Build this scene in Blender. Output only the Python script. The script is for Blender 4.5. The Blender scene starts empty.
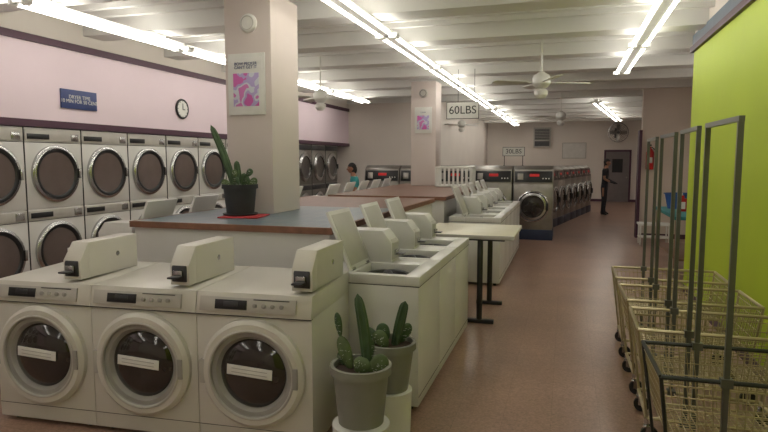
import bpy, bmesh, math, random
from mathutils import Matrix, Vector
random.seed(4)
scene=bpy.context.scene
scene.view_settings.view_transform='Standard'
rad=math.radians
def lin(c):
    out=[]
    for v in c:
        v=v/255.0
        out.append(v/12.92 if v<=0.04045 else ((v+0.055)/1.055)**2.4)
    return out+[1.0]
def mat(name,col,rough=0.5,metal=0.0,var=0.06,scale=6.0,bump=0.0,emit=None,estr=0.0,coat=0.0):
    m=bpy.data.materials.new(name); m.use_nodes=True
    nt=m.node_tree; b=nt.nodes['Principled BSDF']
    b.inputs['Roughness'].default_value=rough; b.inputs['Metallic'].default_value=metal
    b.inputs['Coat Weight'].default_value=coat
    c=lin(col)
    tc=nt.nodes.new('ShaderNodeTexCoord'); n=nt.nodes.new('ShaderNodeTexNoise')
    n.inputs['Scale'].default_value=scale; n.inputs['Detail'].default_value=4
    nt.links.new(tc.outputs['Object'],n.inputs['Vector'])
    r=nt.nodes.new('ShaderNodeValToRGB')
    r.color_ramp.elements[0].position=0.3; r.color_ramp.elements[1].position=0.7
    r.color_ramp.elements[0].color=[c[0]*(1-var),c[1]*(1-var),c[2]*(1-var),1]
    r.color_ramp.elements[1].color=[min(1,c[0]*(1+var)),min(1,c[1]*(1+var)),min(1,c[2]*(1+var)),1]
    nt.links.new(n.outputs['Fac'],r.inputs['Fac']); nt.links.new(r.outputs['Color'],b.inputs['Base Color'])
    if bump>0:
        bp=nt.nodes.new('ShaderNodeBump'); bp.inputs['Strength'].default_value=bump; bp.inputs['Distance'].default_value=0.01
        n2=nt.nodes.new('ShaderNodeTexNoise'); n2.inputs['Scale'].default_value=scale*12
        nt.links.new(tc.outputs['Object'],n2.inputs['Vector'])
        nt.links.new(n2.outputs['Fac'],bp.inputs['Height']); nt.links.new(bp.outputs['Normal'],b.inputs['Normal'])
    if emit:
        b.inputs['Emission Color'].default_value=lin(emit); b.inputs['Emission Strength'].default_value=estr
    return m
M={}
M['enamel']=mat('enamel_white',(200,196,187),0.32,0,0.03,3)
M['enamel2']=mat('enamel_cool_white',(206,204,200),0.32,0,0.03,3)
M['panel']=mat('panel_grey',(176,172,165),0.4)
M['seam']=mat('seam_dark',(60,58,56),0.6)
M['black']=mat('black_plastic',(22,22,24),0.35)
M['ring']=mat('door_ring_grey',(150,147,142),0.35)
M['glass']=mat('dark_door_glass',(44,38,36),0.12,coat=0.5)
M['glass2']=mat('brown_door_glass',(98,86,82),0.15,coat=0.5)
M['label']=mat('paper_label',(215,213,208),0.7)
M['chrome']=mat('chrome_steel',(185,185,185),0.22,1.0,0.03)
M['steel']=mat('brushed_steel',(150,146,140),0.36,0.85,0.08,8)
M['dsteel']=mat('dark_steel',(70,70,72),0.4,0.7)
M['red_disp']=mat('red_display',(150,15,20),0.4,emit=(200,30,30),estr=0.35)
M['wood']=mat('wood_edge',(120,82,62),0.5,0,0.2,14)
M['brown']=mat('brown_laminate',(122,92,78),0.4,0,0.15,9)
M['blueb']=mat('blue_base',(38,48,72),0.5)
M['pinkwall']=mat('lilac_paint',(222,204,212),0.75,0,0.03,1.2,0.05)
M['whitewall']=mat('offwhite_paint',(224,216,208),0.75,0,0.03,1.2,0.05)
M['pillar']=mat('pillar_paint',(206,194,188),0.7,0,0.03,1.5,0.05)
M['beige']=mat('beige_paint',(196,182,170),0.75,0,0.05,1.5,0.05)
M['ceil']=mat('ceiling_paint',(222,221,217),0.85,0,0.05,1.0,0.1)
M['beam']=mat('beam_paint',(226,225,221),0.8,0,0.05,1.0,0.05)
M['green']=mat('lime_green_paint',(160,180,24),0.6,0,0.04,1.2,0.05)
M['purple']=mat('purple_trim',(72,40,58),0.5)
M['slate']=mat('slate_blue_trim',(108,118,132),0.5)
M['tube']=mat('fluorescent_tube',(255,255,255),0.5,emit=(255,250,240),estr=14.5)
M['fix']=mat('lamp_housing',(225,225,220),0.5)
M['cream']=mat('cream_plated_wire',(176,164,130),0.3,0.6,0.08)
M['pole']=mat('rack_pole_grey',(110,112,108),0.35,0.7,0.05)
M['dwire']=mat('dark_wire',(52,54,50),0.4,0.5)
M['rubber']=mat('rubber',(35,33,32),0.7)
M['pot_d']=mat('charcoal_pot',(42,42,44),0.6)
M['pot_g']=mat('grey_green_pot',(128,128,118),0.6,0,0.08)
M['soil']=mat('soil',(58,44,34),0.95,0,0.4,40)
M['cactus']=mat('cactus_green',(62,84,52),0.6,0,0.25,12,0.3)
M['cactus2']=mat('cactus_dull_green',(88,104,66),0.6,0,0.25,14,0.3)
M['redmat']=mat('red_mat',(170,48,50),0.7)
M['white']=mat('white_plastic',(215,214,208),0.45)
M['teal']=mat('teal_paint',(40,110,110),0.6)
M['bluep']=mat('blue_plastic',(40,80,140),0.45)
M['red']=mat('red_enamel',(165,22,22),0.35)
M['bluesign']=mat('blue_sign',(48,62,112),0.5)
M['tabletop']=mat('table_top_cream',(205,200,180),0.35)
M['door']=mat('grey_door',(120,112,112),0.6)
M['skin']=mat('skin',(150,105,82),0.6)
M['hair']=mat('hair_black',(22,18,16),0.7)
M['shirt_k']=mat('shirt_black',(26,27,32),0.8)
M['jean']=mat('trousers_dark',(34,36,44),0.8)
M['shirt_t']=mat('shirt_teal',(52,140,140),0.8)
# floor
def floor_mat():
    m=bpy.data.materials.new('terracotta_floor_tile'); m.use_nodes=True; nt=m.node_tree; b=nt.nodes['Principled BSDF']
    tc=nt.nodes.new('ShaderNodeTexCoord')
    br=nt.nodes.new('ShaderNodeTexBrick'); br.offset=0; br.inputs['Scale'].default_value=1.0
    br.inputs['Brick Width'].default_value=0.305; br.inputs['Row Height'].default_value=0.305; br.inputs['Mortar Size'].default_value=0.0018
    br.inputs['Color1'].default_value=lin((156,125,108)); br.inputs['Color2'].default_value=lin((151,120,103)); br.inputs['Mortar'].default_value=lin((134,105,90))
    nt.links.new(tc.outputs['Object'],br.inputs['Vector'])
    n=nt.nodes.new('ShaderNodeTexNoise'); n.inputs['Scale'].default_value=70; n.inputs['Detail'].default_value=6; nt.links.new(tc.outputs['Object'],n.inputs['Vector'])
    n2=nt.nodes.new('ShaderNodeTexNoise'); n2.inputs['Scale'].default_value=1.3; n2.inputs['Detail'].default_value=5; nt.links.new(tc.outputs['Object'],n2.inputs['Vector'])
    mr=nt.nodes.new('ShaderNodeMapRange'); mr.inputs['From Min'].default_value=0.3; mr.inputs['From Max'].default_value=0.7; mr.inputs['To Min'].default_value=0.68; mr.inputs['To Max'].default_value=1.22
    nt.links.new(n.outputs['Fac'],mr.inputs['Value'])
    mr2=nt.nodes.new('ShaderNodeMapRange'); mr2.inputs['From Min'].default_value=0.3; mr2.inputs['From Max'].default_value=0.7; mr2.inputs['To Min'].default_value=0.84; mr2.inputs['To Max'].default_value=1.08
    nt.links.new(n2.outputs['Fac'],mr2.inputs['Value'])
    mm=nt.nodes.new('ShaderNodeMath'); mm.operation='MULTIPLY'; nt.links.new(mr.outputs[0],mm.inputs[0]); nt.links.new(mr2.outputs[0],mm.inputs[1])
    mx=nt.nodes.new('ShaderNodeVectorMath'); mx.operation='SCALE'; nt.links.new(br.outputs['Color'],mx.inputs[0]); nt.links.new(mm.outputs[0],mx.inputs['Scale'])
    nt.links.new(mx.outputs[0],b.inputs['Base Color'])
    b.inputs['Roughness'].default_value=0.3
    return m
M['floor']=floor_mat()
def tile_mat():
    m=bpy.data.materials.new('blue_grey_counter_tile'); m.use_nodes=True; nt=m.node_tree; b=nt.nodes['Principled BSDF']
    tc=nt.nodes.new('ShaderNodeTexCoord')
    br=nt.nodes.new('ShaderNodeTexBrick'); br.offset=0; br.inputs['Scale'].default_value=1.0
    br.inputs['Brick Width'].default_value=0.15; br.inputs['Row Height'].default_value=0.15; br.inputs['Mortar Size'].default_value=0.003
    br.inputs['Color1'].default_value=lin((84,106,120)); br.inputs['Color2'].default_value=lin((104,118,124)); br.inputs['Mortar'].default_value=lin((140,140,136))
    nt.links.new(tc.outputs['Object'],br.inputs['Vector']); nt.links.new(br.outputs['Color'],b.inputs['Base Color']); b.inputs['Roughness'].default_value=0.3
    return m
M['tile']=tile_mat()
def art_mat(name,cols,scale):
    m=bpy.data.materials.new(name); m.use_nodes=True; nt=m.node_tree; b=nt.nodes['Principled BSDF']
    tc=nt.nodes.new('ShaderNodeTexCoord'); n=nt.nodes.new('ShaderNodeTexNoise'); n.inputs['Scale'].default_value=scale; n.inputs['Detail'].default_value=1.5
    nt.links.new(tc.outputs['Object'],n.inputs['Vector']); r=nt.nodes.new('ShaderNodeValToRGB'); r.color_ramp.interpolation='CONSTANT'
    e=r.color_ramp.elements; e[0].position=0; e[0].color=lin(cols[0]); e[1].position=0.46; e[1].color=lin(cols[1])
    for i,c in enumerate(cols[2:]):
        x=e.new(0.53+0.06*i); x.color=lin(c)
    nt.links.new(n.outputs['Fac'],r.inputs['Fac']); nt.links.new(r.outputs['Color'],b.inputs['Base Color']); b.inputs['Roughness'].default_value=0.6
    return m
M['art']=art_mat('poster_art',[(200,96,168),(176,160,204),(200,202,212),(204,120,180)],7)

class MB:
    def __init__(s): s.v=[];s.f=[];s.m=[];s.mats=[]
    def mi(s,k):
        if k not in s.mats: s.mats.append(k)
        return s.mats.index(k)
    def add(s,vs,fs,k,T=None):
        o=len(s.v)
        for v in vs:
            v=Vector(v)
            s.v.append(T@v if T is not None else v)
        i=s.mi(k)
        for f in fs: s.f.append([o+a for a in f]); s.m.append(i)
    def box(s,c,d,k,T=None):
        x,y,z=c; a,b,e=d[0]/2,d[1]/2,d[2]/2
        vs=[(x+i*a,y+j*b,z+l*e) for i in(-1,1) for j in(-1,1) for l in(-1,1)]
        s.add(vs,[(0,1,3,2),(4,6,7,5),(0,4,5,1),(2,3,7,6),(0,2,6,4),(1,5,7,3)],k,T)
    def bb(s,x0,x1,y0,y1,z0,z1,k,T=None): s.box(((x0+x1)/2,(y0+y1)/2,(z0+z1)/2),(x1-x0,y1-y0,z1-z0),k,T)
    def prism(s,poly,x0,x1,k,T=None): # poly in (y,z)
        n=len(poly); vs=[(x0,p[0],p[1]) for p in poly]+[(x1,p[0],p[1]) for p in poly]
        fs=[list(range(n)),list(range(2*n-1,n-1,-1))]+[(i,(i+1)%n,n+(i+1)%n,n+i) for i in range(n)]
        s.add(vs,fs,k,T)
    def lathe(s,prof,k,T=None,n=32,caps=True):
        vs=[];fs=[]
        for r,z in prof:
            for i in range(n):
                a=2*math.pi*i/n; vs.append((r*math.cos(a),r*math.sin(a),z))
        for j in range(len(prof)-1):
            for i in range(n):
                fs.append((j*n+i,j*n+(i+1)%n,(j+1)*n+(i+1)%n,(j+1)*n+i))
        if caps:
            if prof[0][0]>1e-4: fs.append(list(range(n))[::-1])
            if prof[-1][0]>1e-4: fs.append([(len(prof)-1)*n+i for i in range(n)])
        s.add(vs,fs,k,T)
    def cyl(s,p0,p1,r,k,n=10,r1=None,T=None):
        p0=Vector(p0);p1=Vector(p1); d=p1-p0; q=d.to_track_quat('Z','Y').to_matrix().to_4x4()
        X=Matrix.Translation(p0)@q
        if T is not None: X=T@X
        s.lathe([(r,0),(r if r1 is None else r1,d.length)],k,X,n)
    def tube(s,path,r,k,n=6,T=None,closed=False):
        L=len(path)
        for i in range(L if closed else L-1):
            s.cyl(path[i],path[(i+1)%L],r,k,n,T=T)
    def torus(s,R,r,k,T=None,n=36,mm=8,flat=1.0):
        vs=[];fs=[]
        for i in range(n):
            a=2*math.pi*i/n
            for j in range(mm):
                b=2*math.pi*j/mm; rr=R+r*math.cos(b)
                vs.append((rr*math.cos(a),rr*math.sin(a),r*math.sin(b)*flat))
        for i in range(n):
            for j in range(mm):
                fs.append((i*mm+j,((i+1)%n)*mm+j,((i+1)%n)*mm+(j+1)%mm,i*mm+(j+1)%mm))
        s.add(vs,fs,k,T)
    def ell(s,c,d,k,T=None,n=16,m=10,fn=None):
        vs=[];fs=[]
        for j in range(m+1):
            th=math.pi*j/m
            for i in range(n):
                ph=2*math.pi*i/n
                v=Vector((math.sin(th)*math.cos(ph),math.sin(th)*math.sin(ph),math.cos(th)))
                if fn: v=fn(v)
                vs.append((c[0]+v.x*d[0],c[1]+v.y*d[1],c[2]+v.z*d[2]))
        for j in range(m):
            for i in range(n): fs.append((j*n+i,j*n+(i+1)%n,(j+1)*n+(i+1)%n,(j+1)*n+i))
        s.add(vs,fs,k,T)
    def mesh(s,name,bevel=0,weld=True):
        me=bpy.data.meshes.new(name); me.from_pydata([tuple(v) for v in s.v],[],s.f)
        for k in s.mats: me.materials.append(M[k])
        for i,p in enumerate(me.polygons): p.material_index=s.m[i]
        bm=bmesh.new(); bm.from_mesh(me)
        bmesh.ops.recalc_face_normals(bm,faces=bm.faces); bm.to_mesh(me); bm.free()
        if bevel:
            o=bpy.data.objects.new('tmp',me); scene.collection.objects.link(o)
            b=o.modifiers.new('b','BEVEL'); b.width=bevel; b.segments=2; b.limit_method='ANGLE'; b.angle_limit=rad(50)
            dg=bpy.context.evaluated_depsgraph_get(); me2=bpy.data.meshes.new_from_object(o.evaluated_get(dg))
            bpy.data.objects.remove(o); me=me2; me.name=name
        for p in me.polygons: p.use_smooth=True
        try: me.set_sharp_from_angle(angle=rad(35))
        except Exception: pass
        return me
    def obj(s,name,loc=(0,0,0),rz=0,bevel=0,parent=None):
        return place(name,s.mesh(name,bevel),loc,rz,parent)
def place(name,me,loc=(0,0,0),rz=0,parent=None,scale=None):
    o=bpy.data.objects.new(name,me); scene.collection.objects.link(o)
    o.location=loc; o.rotation_euler=(0,0,rz)
    if scale: o.scale=scale
    if parent: o.parent=parent
    return o
FY=Matrix.Rotation(rad(90),4,'X')  # local z -> -Y
def face(x,y,z): return Matrix.Translation((x,y,z))@FY
def simple(name,x0,x1,y0,y1,z0,z1,k,bevel=0):
    b=MB(); c=((x0+x1)/2,(y0+y1)/2,(z0+z1)/2); b.box((0,0,0),(x1-x0,y1-y0,z1-z0),k); return b.obj(name,c,bevel=bevel)
def text(name,body,size,loc,rot,k,parent,ext=0.001):
    cu=bpy.data.curves.new(name,'FONT'); cu.body=body; cu.size=size; cu.extrude=ext; cu.align_x='CENTER'; cu.align_y='CENTER'; cu.space_line=0.85
    cu.materials.append(M[k]); o=bpy.data.objects.new(name,cu); scene.collection.objects.link(o)
    o.location=loc; o.rotation_euler=rot; o.parent=parent
    return o

# ---------------- room ----------------
XL=-6.45; CZ=3.45; YB=26.0
simple('floor',XL-0.2,3.5,-4.2,YB+0.2,-0.1,0,'floor')
simple('ceiling',XL-0.2,3.5,-4.2,YB+0.2,CZ,CZ+0.1,'ceil')
simple('wall_left',XL-0.15,XL,-4,15.5,0,CZ,'pinkwall')
simple('wall_left_soffit',XL,-5.8,-4,15.5,2.16,3.03,'pinkwall')
simple('wall_left_header',XL,-5.8,-4,15.5,3.11,CZ,'whitewall')
simple('trim_1',XL,-5.77,-4,15.5,3.03,3.11,'purple')
simple('trim_2',XL,-5.77,-4,15.5,2.08,2.16,'purple')
simple('wall_front',XL,3.3,-4.15,-4,0,CZ,'whitewall')
simple('wall_right_green',1.5,1.65,-4,8.4,0,3.05,'green')
simple('trim_3',1.46,1.65,-4,8.44,3.05,3.12,'purple')
simple('trim_4',1.48,1.65,-4,8.42,3.12,3.26,'slate')
simple('wall_right_header',1.5,1.65,-4,8.4,3.26,CZ,'whitewall')
simple('baseboard_right',1.485,1.5,-4,8.4,0,0.1,'purple')
simple('wall_recess',1.65,3.3,8.25,8.4,0,CZ,'beige')
simple('wall_far_right',3.3,3.45,8.25,YB,0,CZ,'beige')
simple('wall_partition',1.56,3.3,14,14.2,0,3.3,'beige')
simple('trim_5',1.5,1.56,13.95,14.25,0,2.35,'purple')
simple('trim_6',1.5,3.3,13.96,14.2,3.3,CZ,'ceil')
simple('baseboard_partition',1.56,3.3,13.98,14,0,0.1,'purple')
simple('wall_back_left',XL,-3.3,15.5,15.65,0,CZ,'whitewall')
simple('wall_back_side',-3.45,-3.3,15.65,YB,0,CZ,'whitewall')
simple('wall_back',-3.3,3.3,YB,YB+0.15,0,CZ,'whitewall')
simple('baseboard_back',-3.3,3.3,YB-0.02,YB,0,0.1,'purple')
# beams
bm_=MB()
y=-3.2
while y<25.5:
    x1=3.3 if y>8.6 else 1.5
    bm_.bb(-5.8,x1,y,y+0.34,3.24,CZ,'beam')
    for dy in (0.62,0.94,1.26): bm_.bb(-5.8,x1,y+dy,y+dy+0.07,3.37,CZ,'beam')
    y+=1.55
bm_.obj('ceiling_beams')
# pillars
def pillar(x0,x1,y0,y1,z0=0):
    b=MB(); cx=(x0+x1)/2; cy=(y0+y1)/2; w=x1-x0; d=y1-y0
    b.bb(-w/2,w/2,-d/2,d/2,z0,3.23,'pillar')
    return b.obj('pillar',(cx,cy,0),bevel=0.008)
pillar(-3.08,-2.6,4.95,5.52,1.201)
pillar(-2.95,-2.45,11.4,11.9,1.201)
# ---------------- lamps ----------------
lb=MB(); lb.bb(-.045,.045,-1.2,1.2,0.0,.07,'fix')
for sx in(-.08,.08):
    lb.cyl((sx,-1.17,0.0),(sx,1.17,0.0),.018,'tube',10)
    for e in(-1.19,1.165): lb.bb(sx-.05,sx+.05,e,e+.025,-.025,.03,'fix')
lm=lb.mesh('fluorescent_lamp')
def lamp(x,y,rz=0): place('fluorescent_lamp',lm,(x,y,3.13),rz)
for y in (-2,.6,3.05,5.5,7.95,10.4,12.85): lamp(-4.8,y)  # each row runs on unseen behind the camera to light the front washers
for y in (-2,.6,3.05,5.5,7.95,10.4,12.85,15.3): lamp(-2.03,y)
for y in (-2,.6,4.5,6.95,9.4): lamp(.83,y)
ang=-math.atan2(1.34,9.1)
for i in range(3):
    t=(1.2+2.6*i)/9.2; lamp(.66+1.34*t,15.7+9.1*t,ang)
for y in (18.2,21,23.8): lamp(-2.0,y)  # extra lamps added to brighten the dark back walls
lamp(2.75,10.6)  # added lamp, hidden behind the green wall, to brighten the beige partition
# ---------------- front load washer ----------------
b=MB()
W=.360;D=.365
b.bb(-W,W,-D,D,.03,.80,'enamel')
b.prism([(-D-.012,.80),(-D+.015,.93),(D,.95),(D,.80)],-W,W,'enamel')
for sx in(-1,1):
    for sy in(-1,1): b.cyl((sx*.28,sy*.3,0),(sx*.28,sy*.3,.03),.025,'black',10)
b.bb(-W,W,-D-.001,-D+.02,.120,.124,'seam')
b.bb(-W,W,-D-.014,-D+.02,.797,.803,'seam')
P=Matrix.Translation((0,-D-.008,.865))@Matrix.Rotation(rad(-12),4,'X')
b.box((-.03,0,0),(.6,.012,.085),'panel',P)
b.box((-.13,-.006,0),(.2,.012,.055),'black',P)
b.box((-.13,-.013,.004),(.09,.004,.03),'dsteel',P)
for i in range(4): b.cyl((.02+i*.055,0,-.0),(.02+i*.055,-.014,-.0),.013,'ring',14,T=P)
b.box((.12,-.006,.034),(.22,.006,.006),'seam',P)
F=face(0,-D,.465)
b.lathe([(.322,0),(.32,.03),(.298,.05),(.262,.052)],'enamel',F,64,False)
b.lathe([(.262,.052),(.25,.036),(.225,.034),(.205,.012)],'ring',F,64,False)
b.torus(.26,.009,'panel',F@Matrix.Translation((0,0,.05)),64)
b.lathe([(.205,.012),(.185,.03),(.13,.05),(.06,.058),(0.0001,.06)],'glass',F,56,False)
LT=Matrix.Translation((0,-D-.062,.49))@Matrix.Rotation(rad(4),4,'Y')
b.box((0,0,0),(.28,.004,.06),'label',LT)
for r in(-.012,.01): b.box((0,-.003,r),(.22,.002,.004),'ring',LT)
b.box((.275,-D-.05,.465),(.03,.02,.12),'ring')
b.box((-.31,-D-.035,.465),(.03,.03,.14),'panel')
fl=b.mesh('front_load_washer',0.006)
c=MB()
c.bb(-.065,.065,-.21,.25,0,.23,'enamel')
c.prism([(-.29,0),(-.29,.12),(-.21,.23),(-.21,0)],-.065,.065,'enamel')
c.prism([(-.298,.02),(-.298,.108),(-.22,.216),(-.19,.216),(-.28,.02)],-.05,.05,'dsteel')
c.box((0,-.305,.07),(.06,.03,.045),'chrome'); c.box((0,-.34,.055),(.07,.06,.012),'black')
c.cyl((.068,.05,.12),(.06,.05,.12),.018,'chrome',14)
cm=c.mesh('coin_box',0.005)
r3=rad(4); rv=Vector((math.cos(r3),math.sin(r3),0)); nv=Vector((-math.sin(r3),math.cos(r3),0)); P0=Vector((-1.35,3.0,0))
for k in range(3):
    q=P0-rv*(.360+.725*k)+nv*.365
    o=place('front_load_washer',fl,q,r3)
    place('coin_box',cm,((.293,.235,.20)[k],-.02,.948),-r3*.5,o)
# ---------------- top loader ----------------
b=MB(); W=.345
b.bb(-W,W,-.35,.35,.04,.86,'enamel2')
for sx in(-1,1):
    for sy in(-1,1): b.cyl((sx*.28,sy*.28,0),(sx*.28,sy*.28,.04),.022,'black',10)
ox0,ox1,oy0,oy1=-.28,.10,-.25,.13
b.bb(-W,W,-.355,oy0,.865,.93,'enamel2'); b.bb(-W,W,oy1,.35,.865,.93,'enamel2')
b.bb(-W,ox0,oy0,oy1,.865,.93,'enamel2'); b.bb(ox1,W,oy0,oy1,.865,.93,'enamel2')
b.bb(ox0,ox1,oy0,oy1,.862,.868,'black')  # black sheet painted in place of the shade inside the open tub
b.torus(.15,.02,'dsteel',Matrix.Translation((-.09,-.06,.875)),30)
b.lathe([(.05,0),(.035,.03),(.02,.05)],'dsteel',Matrix.Translation((-.09,-.06,.868)),18)
b.bb(-W,W,-.353,.353,.858,.866,'seam')
b.bb(-W+.01,W-.01,-.352,-.345,.10,.106,'seam')
L=Matrix.Translation((-.09,.15,.935))@Matrix.Rotation(rad(-23),4,'X')
b.box((0,0,.22),(.42,.022,.44),'enamel2',L)
b.box((0,-.012,.22),(.36,.006,.38),'panel',L)
for sx in(-.15,.15): b.cyl((-.09+sx-.03,.15,.94),(-.09+sx+.03,.15,.94),.014,'chrome',10)
b.prism([(-.02,.93),(-.02,1.08),(.05,1.17),(.33,1.17),(.33,.93)],.135,.335,'enamel2')
b.prism([(-.026,.95),(-.026,1.075),(.03,1.14),(.04,1.1),(.02,.95)],.155,.315,'panel')
b.box((.235,-.035,1.0),(.07,.03,.04),'chrome')
b.box((.235,-.07,.99),(.08,.06,.01),'black')
tl=b.mesh('top_load_washer',0.006)
def TL(x,y,rz): place('top_load_washer',tl,(x,y,0),rz)
for i in range(3): TL(-1.26,4.085+.7*i,rad(90))
for i in range(5): TL(-3.83,4.45+.7*i,rad(-90))
for i in range(5): TL(-1.17,8.3+.7*i,rad(90))
for i in range(5): TL(-3.68,8.3+.7*i,rad(-90))
# ---------------- bulkheads ----------------
def bulk(name,x0,x1,y0,y1,split):
    b=MB(); b.bb(x0+.03,x1-.03,y0+.03,y1-.03,0,1.155,'enamel2')
    def top(a0,a1,b0,b1,k):
        if a1>a0 and b1>b0: b.bb(a0,a1,b0,b1,1.155,1.20,k)
    e=.03
    top(x0+e,x1-e,y0+e,split,'tile'); top(x0+e,x1-e,split,y1-e,'brown')
    b.bb(x0,x1,y0,y0+e,1.15,1.2,'wood'); b.bb(x0,x1,y1-e,y1,1.15,1.2,'wood')
    b.bb(x0,x0+e,y0+e,y1-e,1.15,1.2,'wood'); b.bb(x1-e,x1,y0+e,y1-e,1.15,1.2,'wood')
    b.bb(x0+.03,x1-.03,y0+.02,y0+.032,0,.1,'purple')
    return b.obj(name,bevel=0)
bulk('folding_counter',-3.44,-1.64,4.02,7.6,5.9)
bulk('folding_counter',-3.3,-1.56,7.95,12.3,8.0)
# ---------------- table ----------------
b=MB(); b.bb(-.5,.5,-.5,.6,.0,.035,'tabletop'); b.bb(-.505,.505,-.505,-.5,-.005,.037,'panel')
for yy in(-.4,.45):
    b.cyl((.15,yy,-.87),(.15,yy,0),.03,'dsteel',14)
    b.bb(-.0,.3,yy-.03,yy+.03,-.9,-.86,'dsteel')
    b.bb(-.3,.4,yy-.02,yy+.02,-.03,0,'dsteel')
b.obj('folding_table',(-.98,6.5,.9),bevel=.004)
# ---------------- dryers ----------------
b=MB(); w=.405
for z0,hh in((.24,.895),(1.14,.93)):
    b.bb(-w,w,0,.62,z0,z0+hh,'enamel2')
    b.bb(-w+.01,w-.01,-.012,0,z0+.775,z0+hh-.015,'panel')
    b.bb(-w+.03,-w+.33,-.02,-.01,z0+.80,z0+.86,'black')
    b.bb(w-.16,w-.05,-.02,-.01,z0+.79,z0+.87,'chrome')
    b.bb(-w,w,-.004,.004,z0+.762,z0+.768,'seam')
    F=face(0,-.0,z0+.40)
    b.lathe([(.335,0),(.335,.03),(.325,.04),(.3,.045)],'chrome',F,44,False)
    b.lathe([(.30,.045),(.268,.046),(.255,.03)],'black',F,44,False)
    b.lathe([(.255,.03),(.15,.034),(.0001,.036)],'glass2',F,44,False)
    b.box((.31,-.055,z0+.40),(.03,.03,.12),'chrome')
b.bb(-w,w,0.01,.62,0,.24,'panel'); b.bb(-w-.002,-w+.004,-.006,.6,.2,2.07,'seam')
dm=b.mesh('stacked_dryer',.004)
for i in range(14):
    yy=1.47-.82*2+.82*i
    place('stacked_dryer',dm,(-5.8,yy,0),rad(90))
b=MB()
for z0 in(.2,1.14):
    b.bb(-w,w,0,.62,z0,z0+.93,'steel'); b.bb(-w+.01,w-.01,-.012,0,z0+.8,z0+.91,'dsteel')
    F=face(0,0,z0+.40)
    b.lathe([(.34,0),(.34,.03),(.26,.05)],'chrome',F,40,False); b.lathe([(.26,.05),(.25,.03),(.0001,.035)],'glass',F,40,False)
    b.box((.3,-.055,z0+.4),(.03,.03,.12),'black')
b.bb(-w,w,0.01,.62,0,.2,'dsteel'); b.bb(-w-.002,-w+.004,-.006,.6,.2,2.07,'seam')
sm=b.mesh('steel_stacked_dryer',.004)
for i in range(4): place('steel_stacked_dryer',sm,(-5.8,11.75+.83*i,0),rad(90))
# ---------------- extractors ----------------
b=MB(); w=.41
b.bb(-w-.01,w+.01,-.42,.42,0,.22,'blueb')
b.bb(-w,w,-.4,.4,.22,1.2,'steel')
b.prism([(-.4,1.2),(-.34,1.5),(-.2,1.58),(.4,1.58),(.4,1.2)],-w,w,'steel')
P=Matrix.Translation((0,-.375,1.35))@Matrix.Rotation(rad(-11.3),4,'X')
b.box((0,0,0),(.78,.012,.24),'black',P); b.box((.02,-.008,.03),(.2,.008,.06),'red_disp',P)
b.box((-.27,-.008,.0),(.12,.01,.14),'steel',P)
for i in range(3): b.cyl((.2+i*.06,0,-.04),(.2+i*.06,-.015,-.04),.015,'white',10,T=P)
F=face(0,-.4,.72)
b.lathe([(.34,0),(.34,.04),(.31,.06),(.24,.065)],'chrome',F,44,False)
b.lathe([(.24,.065),(.23,.04),(.12,.06),(.0001,.065)],'glass',F,44,False)
b.torus(.3,.012,'dsteel',F@Matrix.Translation((0,0,.062)),44)
b.box((.3,-.48,.72),(.04,.05,.16),'black'); b.box((-.33,-.45,.72),(.06,.05,.1),'dsteel')
em=b.mesh('washer_extractor',.006)
for x in(-4.05,-3.2,-2.36,-1.52,-.66): place('washer_extractor',em,(x,13.35,0),0)
d=Vector((1.45,7.2,0)).normalized(); ra=math.atan2(-d.x,d.y)
for i in range(8):
    p=Vector((-.42,14.5,0))+d*(.84*i+.2)+Vector((-d.y,d.x,0))*.42
    place('washer_extractor',em,p,rad(90)+ra,scale=(.98,.9,.97))
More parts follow.
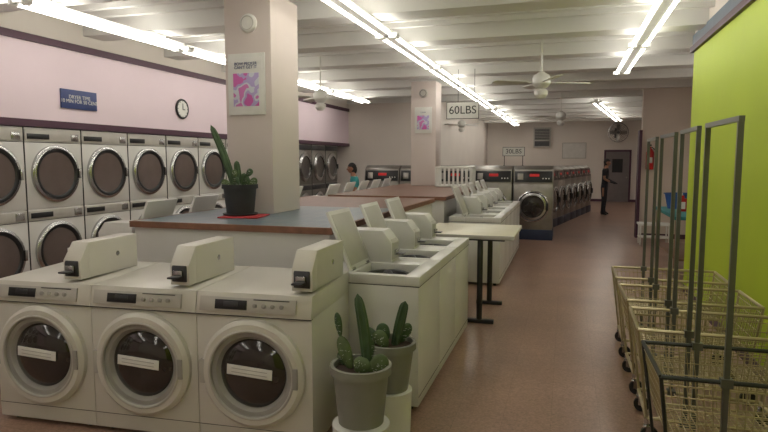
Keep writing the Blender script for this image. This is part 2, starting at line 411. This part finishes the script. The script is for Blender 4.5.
# ---------------- carts ----------------
def cart_mesh(wk,rk):
    b=MB(); Lx,Ly=.43,.275; zt=.70; zb=.38; lx,ly=.37,.225
    rim=[(-Lx,-Ly,zt),(Lx,-Ly,zt),(Lx,Ly,zt),(-Lx,Ly,zt)]
    b.tube(rim,.011,rk,8,closed=True)
    mid=lambda t:(Lx+(lx-Lx)*t,Ly+(ly-Ly)*t,zt+(zb-zt)*t)
    for t in(.12,.3,.5,.7,.88,1):
        a,c_,z=mid(t); b.tube([(-a,-c_,z),(a,-c_,z),(a,c_,z),(-a,c_,z)],.003 if t<1 else .006,wk,5,closed=True)
    n=24
    for i in range(n+1):
        s=-1+2*i/n
        b.tube([(s*Lx,-Ly,zt),(s*lx,-ly,zb),(s*lx,ly,zb),(s*Lx,Ly,zt)],.0026,wk,4)
    n=15
    for i in range(n+1):
        s=-1+2*i/n
        b.tube([(-Lx,s*Ly,zt),(-lx,s*ly,zb),(lx,s*ly,zb),(Lx,s*Ly,zt)],.0026,wk,4)
    bx,by,bz=.36,.235,.15
    b.tube([(-bx,-by,bz),(bx,-by,bz),(bx,by,bz),(-bx,by,bz)],.012,rk,8,closed=True)
    for sx in(-1,1):
        for sy in(-1,1):
            b.tube([(sx*Lx,sy*Ly,zt),(sx*.385,sy*.245,.34),(sx*bx,sy*by,bz)],.009,rk,8)
            b.cyl((sx*bx,sy*by,.1),(sx*bx,sy*by,bz),.012,'chrome',8)
            b.box((sx*bx,sy*by,.1),(.03,.05,.012),'chrome'); 
            for q in(-.018,.018): b.box((sx*bx+.012,sy*by+q,.075),(.03,.004,.06),'chrome')
            b.cyl((sx*bx+.02,sy*by-.012,.05),(sx*bx+.02,sy*by+.012,.05),.05,'rubber',20)
            b.cyl((sx*bx+.02,sy*by-.02,.05),(sx*bx+.02,sy*by+.02,.05),.012,'chrome',8)
    for i in range(5):
        s=-.8+.4*i; b.tube([(s*bx,-by,bz),(s*bx,by,bz)],.004,wk,5)
    rx=-.16
    for sy in(-1,1):
        b.box((rx,sy*(Ly+.0),(.16+1.88)/2),(.024,.02,1.88-.16),'pole')
        b.box((rx,sy*(Ly+.0),zt),(.05,.04,.04),'pole'); b.box((rx,sy*(by+.015),bz),(.05,.06,.03),'pole')
    b.box((rx,0,1.88),(.024,2*Ly+.03,.024),'pole')
    return b.mesh('laundry_cart')
ca=cart_mesh('cream','cream'); cd=cart_mesh('cream','dwire')
for i,(y,me) in enumerate(((3.2,cd),(3.98,ca),(4.77,ca),(5.6,ca))):
    place('laundry_cart',me,(.87,y,0),rad((1.5,-1,1,-.5)[i]))
# ---------------- pots & cacti ----------------
def column(b,base,tip,r,k,ribs=7,bend=(0,0)):
    base=Vector(base); tip=Vector(tip); n=ribs*4; rings=14; vs=[];fs=[]
    dd=tip-base
    q=dd.to_track_quat('Z','Y').to_matrix()
    for j in range(rings+1):
        t=j/rings; rr=r*(0.8+.25*math.sin(t*math.pi))*(math.sqrt(max(0,1-((t-.85)/.15)**2)) if t>.85 else 1)
        c_=base+dd*t+Vector((bend[0],bend[1],0))*math.sin(t*math.pi)
        for i in range(n):
            a=2*math.pi*i/n; m_=rr*(1+.16*math.cos(ribs*a)); vs.append(c_+q@Vector((m_*math.cos(a),m_*math.sin(a),0)))
    for j in range(rings):
        for i in range(n): fs.append((j*n+i,j*n+(i+1)%n,(j+1)*n+(i+1)%n,(j+1)*n+i))
    fs.append(list(range(n))[::-1])
    b.add(vs,fs,k)
def pad(b,p,h,w,th,yaw,lean,k):
    T=Matrix.Translation(p)@Matrix.Rotation(yaw,4,'Z')@Matrix.Rotation(lean,4,'Y')
    def fn(v):
        s=.62+.38*((v.z+1)/2); return Vector((v.x*s,v.y*s,v.z))
    b.ell((0,0,h/2),(w/2,th/2,h/2),k,T,18,12,fn)
    for i in range(14):
        a=random.uniform(0,6.28); rr=random.uniform(.2,.8); x=rr*math.cos(a)*w/2*.8; z=h/2+rr*math.sin(a)*h/2*.85
        for s in(-1,1): b.cyl((x,s*th*.3,z),(x+random.uniform(-.006,.006),s*(th*.5+.012),z+.004),.001,'label',3,T=T)
    return T@Vector((0,0,h*.96))
def potprof(r0,r1,h): return [(r0*.9,0),(r0,.005),(r1*.96,h*.86),(r1*1.06,h*.86),(r1*1.06,h),(r1*.93,h),(r1*.92,h*.9)]
def pot(b,r0,r1,h,k,z=0):
    T=Matrix.Translation((0,0,z)); b.lathe(potprof(r0,r1,h),k,T,36,False); b.lathe([(.0001,0),(r0*.9,0)],k,T,36,False)
    b.lathe([(r1*.93,h*.9),(r1*.4,h*.93),(.0001,h*.94)],'soil',T,24,False)
# counter cactus
b=MB(); pot(b,.12,.15,.27,'pot_d')
b.lathe([(.0001,-.0),(.15,0),(.155,.012),(.0001,.012)],'pot_d',None,30,False)
column(b,(-.05,0,.22),(-.27,-.02,.80),.027,'cactus',6,(.02,0))
column(b,(-.02,.03,.22),(-.06,.05,.48),.028,'cactus',6)
t_=pad(b,(.03,0,.23),.12,.09,.03,.4,.35,'cactus'); pad(b,t_,.08,.07,.025,.2,.55,'cactus')
t_=pad(b,(.0,-.04,.23),.11,.08,.03,-.3,-.15,'cactus'); pad(b,t_,.07,.06,.02,.2,-.3,'cactus2')
pad(b,(.07,.03,.23),.12,.09,.03,1.,.7,'cactus2'); pad(b,(-.07,-.03,.23),.11,.08,.03,.3,-.8,'cactus2')
column(b,(.0,.02,.22),(.05,.0,.37),.025,'cactus',6)
b.obj('potted_cactus',(-2.78,4.66,1.217))
b=MB(); b.box((0,0,0),(.36,.34,.01),'redmat'); b.obj('red_place_mat',(-2.72,4.62,1.207),rad(10),bevel=.003)
# floor pots
b=MB(); b.lathe([(.14,0),(.15,.005),(.16,.25),(.13,.255),(.0001,.255)],'white',None,36); pot(b,.125,.16,.33,'pot_g',.255)
t_=pad(b,(-.05,-.02,.55),.2,.09,.035,.2,-.3,'cactus2'); pad(b,t_,.14,.05,.03,.1,-.15,'cactus')
column(b,(.03,.02,.56),(-.03,.03,.97),.026,'cactus',6,(.01,0))
pad(b,(.06,-.04,.55),.13,.13,.04,.6,.9,'cactus2'); pad(b,(-.07,.02,.55),.12,.1,.04,-.5,-1.1,'cactus')
pad(b,(.0,-.06,.55),.1,.12,.05,.1,.5,'cactus2'); pad(b,(.02,.05,.55),.16,.1,.04,1.2,.2,'cactus')
b.obj('potted_prickly_pear',(-1.05,2.98,0))
b=MB(); b.lathe([(.12,0),(.125,.005),(.135,.3),(.0001,.3)],'white',None,36); pot(b,.11,.15,.3,'pot_g',.3)
column(b,(.03,0,.58),(.10,-.02,.86),.026,'cactus',6); t_=pad(b,(-.03,0,.58),.13,.1,.04,.3,-.2,'cactus')
pad(b,(.0,-.06,.58),.12,.11,.04,.1,-.7,'cactus2'); pad(b,(.05,.05,.58),.13,.1,.04,.9,.6,'cactus'); pad(b,(-.05,-.03,.58),.14,.09,.04,-.2,-.9,'cactus')
b.obj('potted_cactus',(-1.0,3.38,0))
# ---------------- fans ----------------
b=MB(); b.lathe([(.0001,0),(.06,0),(.07,-.04),(.02,-.07)],'white',Matrix.Translation((0,0,0)),20,False); b.cyl((0,0,-.72),(0,0,-.03),.012,'white',8)
b.lathe([(.03,-.60),(.09,-.64),(.115,-.68),(.115,-.76),(.08,-.80),(.05,-.82)],'white',None,28)
b.lathe([(.05,-.82),(.09,-.85),(.085,-.9),(.05,-.94),(.0001,-.95)],'label',None,24,False)
for i in range(4):
    T=Matrix.Rotation(rad(25+90*i),4,'Z')@Matrix.Translation((0,0,-.74))@Matrix.Rotation(rad(12),4,'X')
    b.box((.15,0,0),(.12,.03,.008),'white',T)
    b.add([(.19,-.05,-.004),(.6,-.075,-.004),(.65,-.03,-.004),(.65,.03,-.004),(.6,.075,-.004),(.19,.05,-.004),(.19,-.05,.004),(.6,-.075,.004),(.65,-.03,.004),(.65,.03,.004),(.6,.075,.004),(.19,.05,.004)],
      [(0,1,2,3,4,5),(6,7,8,9,10,11)]+[(j,(j+1)%6,6+(j+1)%6,6+j) for j in range(6)],'white',T)
fm=b.mesh('ceiling_fan')
for x,y,r in((-.34,8.1,-5),(-3.85,9.0,20),(-.15,14.6,5),(-2.9,17,30)): place('ceiling_fan',fm,(x,y,CZ),rad(r))
# wall fan far
b=MB(); F=face(0,0,0)
for r in(.06,.12,.18,.24,.3,.36): b.torus(r,.006,'chrome',F,32,6)
b.torus(.38,.012,'chrome',F@Matrix.Translation((0,0,-.05)),32,6)
for i in range(16):
    a=i*math.pi/8; b.cyl((.05*math.cos(a),0,.05*math.sin(a)),(.38*math.cos(a),.05,.38*math.sin(a)),.004,'chrome',4)
for i in range(4):
    T=face(0,.06,0)@Matrix.Rotation(i*math.pi/2,4,'Z')@Matrix.Rotation(.5,4,'X'); b.box((.19,0,0),(.28,.16,.006),'steel',T)
b.cyl((0,.04,0),(0,.25,0),.07,'dsteel',16); b.bb(-.04,.04,.2,.6,-.05,.05,'dsteel'); b.bb(-.1,.1,.59,.61,-.2,.2,'dsteel')
b.obj('wall_fan',(1.95,25.38,2.8),0)
# ---------------- signs ----------------
b=MB(); b.box((0,0,0),(.54,.02,.27),'white'); b.box((0,.0,0),(.56,.014,.29),'black')
for sx in(-.08,.2): b.cyl((sx,0,.13),(sx,0,.69),.004,'black',6)
s=b.obj('hanging_sign',(-1.72,10.17,2.55)); text('lettering','60LBS',.19,(0,-.013,0),(rad(90),0,0),'black',s); text('lettering_back','60LBS',.19,(0,.013,0),(rad(90),0,rad(180)),'black',s)
b=MB(); b.box((0,0,0),(.46,.02,.18),'white'); b.box((0,.0,0),(.48,.014,.2),'black')
for sx in(-.2,.2): b.cyl((sx,0,-.3),(sx,0,-.09),.008,'black',6); b.box((sx,0,-.305),(.03,.16,.01),'black')
s=b.obj('machine_top_sign',(-1.12,13.4,1.891)); text('lettering','30LBS',.14,(0,-.013,0),(rad(90),0,0),'black',s)
b=MB(); b.box((0,0,0),(.02,.56,.23),'bluesign'); s=b.obj('wall_sign',(-5.785,5.97,2.44),bevel=.002)
text('lettering','DRYER TIME\n10 MIN FOR 50 CENT',.062,(.012,0,0),(rad(90),0,rad(90)),'white',s)
# clock
b=MB(); T=Matrix.Rotation(rad(90),4,'Y'); b.torus(.14,.018,'black',T,36); b.lathe([(.0001,.01),(.14,.01),(.14,-.01)],'white',T,36,False)
b.box((.014,.0,.04),(.004,.012,.09),'black'); b.box((.014,.025,-.01),(.004,.06,.012),'black')
for i in range(12):
    a=i*math.pi/6; b.box((.012,.115*math.sin(a),.115*math.cos(a)),(.004,.01,.01),'black')
b.obj('wall_clock',(-5.782,8.03,2.5))
# posters
def poster(w,h,loc,txt):
    b=MB(); b.box((0,0,0),(w,.02,h),'white'); b.box((0,-.011,-.0),(w*.86,.004,h*.86),'label'); b.box((0,-.014,-h*.09),(w*.7,.004,h*.54),'art')
    s=b.obj('framed_poster',loc,bevel=.002); text('lettering',txt,w*.10,(0,-.017,h*.3),(rad(90),0,0),'bluesign',s); return s
poster(.38,.56,(-2.85,4.939,2.4),'BOW PECKER\nCAN\'T GET IT')
poster(.34,.5,(-2.7,11.389,2.48),'CLEAN')
b=MB(); T=FY; b.lathe([(.085,-.0),(.085,.02),(.07,.035),(.0001,.04)],'white',T,30); b.torus(.06,.004,'panel',T@Matrix.Translation((0,0,.036)),28); b.obj('smoke_detector',(-2.82,4.95,2.95))
b=MB(); T=FY; b.lathe([(.085,-.0),(.085,.02),(.07,.035),(.0001,.04)],'panel',T,30); b.torus(.06,.004,'dsteel',T@Matrix.Translation((0,0,.036)),28); b.obj('smoke_detector',(-2.7,11.4,3.0))
# fire extinguisher
b=MB(); b.lathe([(.075,0),(.08,.02),(.08,.36),(.05,.43),(.025,.45),(.025,.49)],'red',None,20); b.box((0,-.02,.52),(.03,.12,.03),'black'); b.tube([(.03,0,.48),(.1,-.02,.42),(.1,-.02,.2)],.01,'black',6); b.box((0,-.079,.2),(.08,.006,.12),'label'); b.box((0,.085,.25),(.06,.02,.2),'dsteel')
b.obj('fire_extinguisher',(1.72,13.9,1.5))
# recess table
b=MB(); b.bb(-.5,.5,-1.0,1.0,.0,.05,'teal'); 
for sx in(-.45,.45):
    for sy in(-.92,.92): b.bb(sx-.03,sx+.03,sy-.03,sy+.03,-.85,0,'wood')
b.bb(-.45,.45,-.9,.9,-.6,-.57,'brown')
b.obj('teal_folding_table',(2.0,10.2,.85),bevel=.004)
# plastic tub on table, shelf unit
b=MB()
b.lathe([(.15,0),(.16,.005),(.2,.24),(.215,.245),(.215,.26),(.195,.26),(.15,.02),(.0001,.015)],'bluep',Matrix.Diagonal((1.2,.85,1,1)),32,False)
b.obj('plastic_tub',(1.82,10.75,.901))
b=MB(); b.bb(-.06,.06,-.04,.04,0,.2,'red'); b.prism([(-.04,.2),(-.02,.25),(.02,.25),(.04,.2)],-.05,.03,'red'); b.cyl((-.01,0,.25),(-.01,0,.29),.02,'white',14); b.tube([(.045,0,.2),(.085,0,.18),(.085,0,.08),(.055,0,.06)],.01,'red',8); b.bb(-.045,.045,-.043,-.04,.04,.15,'label')
b.obj('detergent_bottle',(1.75,10.2,.901),bevel=.006)
b=MB(); b.bb(-.3,.3,-.2,.2,.40,.44,'white')
for sx in(-.26,.26):
    for sy in(-.16,.16): b.cyl((sx,sy,0),(sx,sy,.4),.015,'white',8)
b.bb(-.28,.28,-.18,.18,.15,.17,'white'); b.obj('bench',(1.72,12.9,0),bevel=.004)
# door, window on back wall
b=MB(); b.bb(-.45,.45,-.04,0,0,2.05,'door'); b.bb(-.52,-.45,-.06,0,0,2.12,'purple'); b.bb(.45,.52,-.06,0,0,2.12,'purple'); b.bb(-.52,.52,-.06,0,2.05,2.12,'purple'); b.bb(-.2,.2,-.05,-.03,1.2,1.75,'black'); b.cyl((.36,-.1,1),(.36,-.04,1),.03,'chrome',12); b.obj('door_1',(2.0,25.99,0))
b=MB(); b.bb(-.35,.35,-.12,0,-.42,.42,'panel'); b.bb(-.3,.3,-.13,-.11,-.1,.36,'black')
for i in range(7): b.bb(-.3,.3,-.145,-.12,-.08+.065*i,-.06+.065*i,'steel')
b.bb(-.3,.3,-.14,-.11,-.36,-.15,'dsteel'); b.obj('wall_air_conditioner',(-1.0,25.99,2.65))
b=MB(); b.bb(-.45,.45,-.03,0,-.3,.3,'label'); b.bb(-.48,.48,-.02,0,-.33,.33,'panel'); b.obj('notice_board',(.3,25.99,2.1))
# plastic slatted basket
b=MB(); w_,d_,h_=.33,.22,.36
for zz,k in((.02,0),(.36,0)): b.tube([(-w_,-d_,zz),(w_,-d_,zz),(w_,d_,zz),(-w_,d_,zz)],.016,'white',8,closed=True)
b.bb(-w_,w_,-d_,d_,0,.02,'white')
for i in range(9):
    s_=-1+.25*i
    for sy in(-1,1): b.box((s_*w_,sy*d_,.19),(.035,.012,.34),'white')
for i in range(6):
    s_=-1+.4*i
    for sx in(-1,1): b.box((sx*w_,s_*d_,.19),(.012,.035,.34),'white')
b.obj('plastic_laundry_basket',(-1.98,11.0,1.206))
# ---------------- people ----------------
def person(name,loc,rz,shirt,trous,lean=0.0,H=1.74,longhair=False,arms=None):
    s=H/1.74; V=[];E=[];R=[]
    def v(p,r,par=None):
        V.append(p);R.append(r)
        if par is not None:E.append((par,len(V)-1))
        return len(V)-1
    def ln(p):
        x,y,z=p
        if z>.95: y-= (z-.95)*lean
        return (x*s,y*s,z*s)
    pel=v(ln((0,0,.96)),(.15,.105))
    wst=v(ln((0,0,1.1)),(.13,.095),pel); ch=v(ln((0,.0,1.3)),(.155,.11),wst); sh=v(ln((0,.01,1.42)),(.10,.085),ch); nk=v(ln((0,0,1.5)),(.05,.055),sh); hd=v(ln((0,-.01,1.57)),(.055,.06),nk)
    for sx in(-1,1):
        hip=v(ln((sx*.09,0,.88)),(.095,.1),pel); kn=v(ln((sx*.11,-.01,.49)),(.06,.065),hip); an=v(ln((sx*.12,.02,.09)),(.04,.045),kn); to=v(ln((sx*.14,-.13,.04)),(.042,.03),an); he=v(ln((sx*.12,.05,.04)),(.035,.03),an)
        shd=v(ln((sx*.17,.01,1.41)),(.06,.06),sh)
        pose=arms or ((.21,.02,1.14),(.22,-.05,.9))
        e=pose[0]; w=pose[1]
        el=v(ln((sx*e[0],e[1],e[2])),(.042,.042),shd); wr=v(ln((sx*w[0],w[1],w[2])),(.028,.024),el)
        dr=(Vector((w[0],w[1],w[2]))-Vector((e[0],e[1],e[2]))).normalized()
        pp=Vector(w)+dr*.06; pm=v(ln((sx*pp.x,pp.y,pp.z)),(.026,.036),wr)
        for i in range(4):
            off=Vector((0,-.03+.02*i,0)); q=pp+dr*.04+off; L_=(.03,.036,.034,.026)[i]
            a1=v(ln((sx*q.x,q.y,q.z)),(.009,.009),pm); q2=q+dr*L_+Vector((-.008,0,0)); a2=v(ln((sx*q2.x,q2.y,q2.z)),(.008,.008),a1); q3=q2+dr*L_*.7+Vector((-.014,0,0)); v(ln((sx*q3.x,q3.y,q3.z)),(.007,.007),a2)
        q=Vector(w)+dr*.04+Vector((-.01,-.04,0)); a1=v(ln((sx*q.x,q.y,q.z)),(.01,.01),pm); q=q+dr*.035+Vector((0,-.01,0)); v(ln((sx*q.x,q.y,q.z)),(.008,.008),a1)
    me=bpy.data.meshes.new('sk'); me.from_pydata(V,E,[]); o=bpy.data.objects.new('sk',me); scene.collection.objects.link(o)
    md=o.modifiers.new('s','SKIN'); md.use_smooth_shade=True
    for i,r in enumerate(R):
        me.skin_vertices[0].data[i].radius=(r[0]*s,r[1]*s); me.skin_vertices[0].data[i].use_root=(i==0)
    su=o.modifiers.new('u','SUBSURF'); su.levels=2
    dg=bpy.context.evaluated_depsgraph_get(); m2=bpy.data.meshes.new_from_object(o.evaluated_get(dg)); bpy.data.objects.remove(o)
    b=MB()
    vs=[x.co.copy() for x in m2.vertices]
    keys={}
    for p in m2.polygons:
        c_=p.center/s; 
        armside=abs(c_.x)>.165
        if c_.z<.09: k='black'
        elif armside and c_.z<1.24 and c_.z>.6: k='skin'
        elif c_.z<.98: k=trous
        elif c_.z<1.47: k=shirt
        else: k='skin'
        keys.setdefault(k,[]).append(list(p.vertices))
    o0=len(b.v); b.v+=vs
    for k,fs in keys.items():
        i=b.mi(k)
        for f in fs: b.f.append([o0+a for a in f]); b.m.append(i)
    hz=1.645*s; hy=-.015*s-(1.645-.95)*lean*s
    def hf(v):
        t=1 if v.z>-.1 else 1-.35*(-v.z-.1); return Vector((v.x*t,v.y*(t if v.y>0 else 1)*1,v.z))
    b.ell((0,hy,hz),(.075*s,.094*s,.115*s),'skin',None,24,16,hf)
    b.ell((0,hy-.095*s,hz-.02*s),(.012*s,.018*s,.024*s),'skin'); b.ell((0,hy-.085*s,hz-.06*s),(.025*s,.01*s,.006*s),'redmat')
    for sx in(-1,1):
        b.ell((sx*.03*s,hy-.086*s,hz),(.011*s,.008*s,.007*s),'white'); b.ell((sx*.03*s,hy-.092*s,hz),(.005*s,.004*s,.005*s),'black')
        b.ell((sx*.078*s,hy+.005,hz-.01*s),(.01*s,.02*s,.03*s),'skin')
    def hh(v):
        if v.z<.15 and v.y<-.2: return Vector((v.x*.8,v.y*.75,v.z*.5+.12))
        return v
    b.ell((0,hy+.012*s,hz+.018*s),(.084*s,.1*s,.112*s),'hair',None,24,16,hh)
    if longhair: b.ell((0,hy+.08*s,hz-.03*s),(.045*s,.045*s,.09*s),'hair')
    return b.obj(name,loc,rz)
person('standing_man',(1.14,19.4,0),rad(75),'shirt_k','jean',.08,1.72,arms=((.2,-.02,1.14),(.13,-.22,1.05)))
person('standing_woman',(-4.16,11.6,0),rad(-60),'shirt_t','jean',.15,1.62,True,arms=((.22,-.05,1.16),(.16,-.28,1.08)))
# world
w=bpy.data.worlds.new('world'); scene.world=w; w.use_nodes=True
w.node_tree.nodes['Background'].inputs[0].default_value=(.8,.85,1,1); w.node_tree.nodes['Background'].inputs[1].default_value=.3
cam=bpy.data.cameras.new('camera'); cam.lens=27.66; cam.sensor_width=36; co=bpy.data.objects.new('camera',cam); scene.collection.objects.link(co)
co.location=(0,0,1.7); co.rotation_euler=(rad(84.6),0,rad(17.1)); scene.camera=co
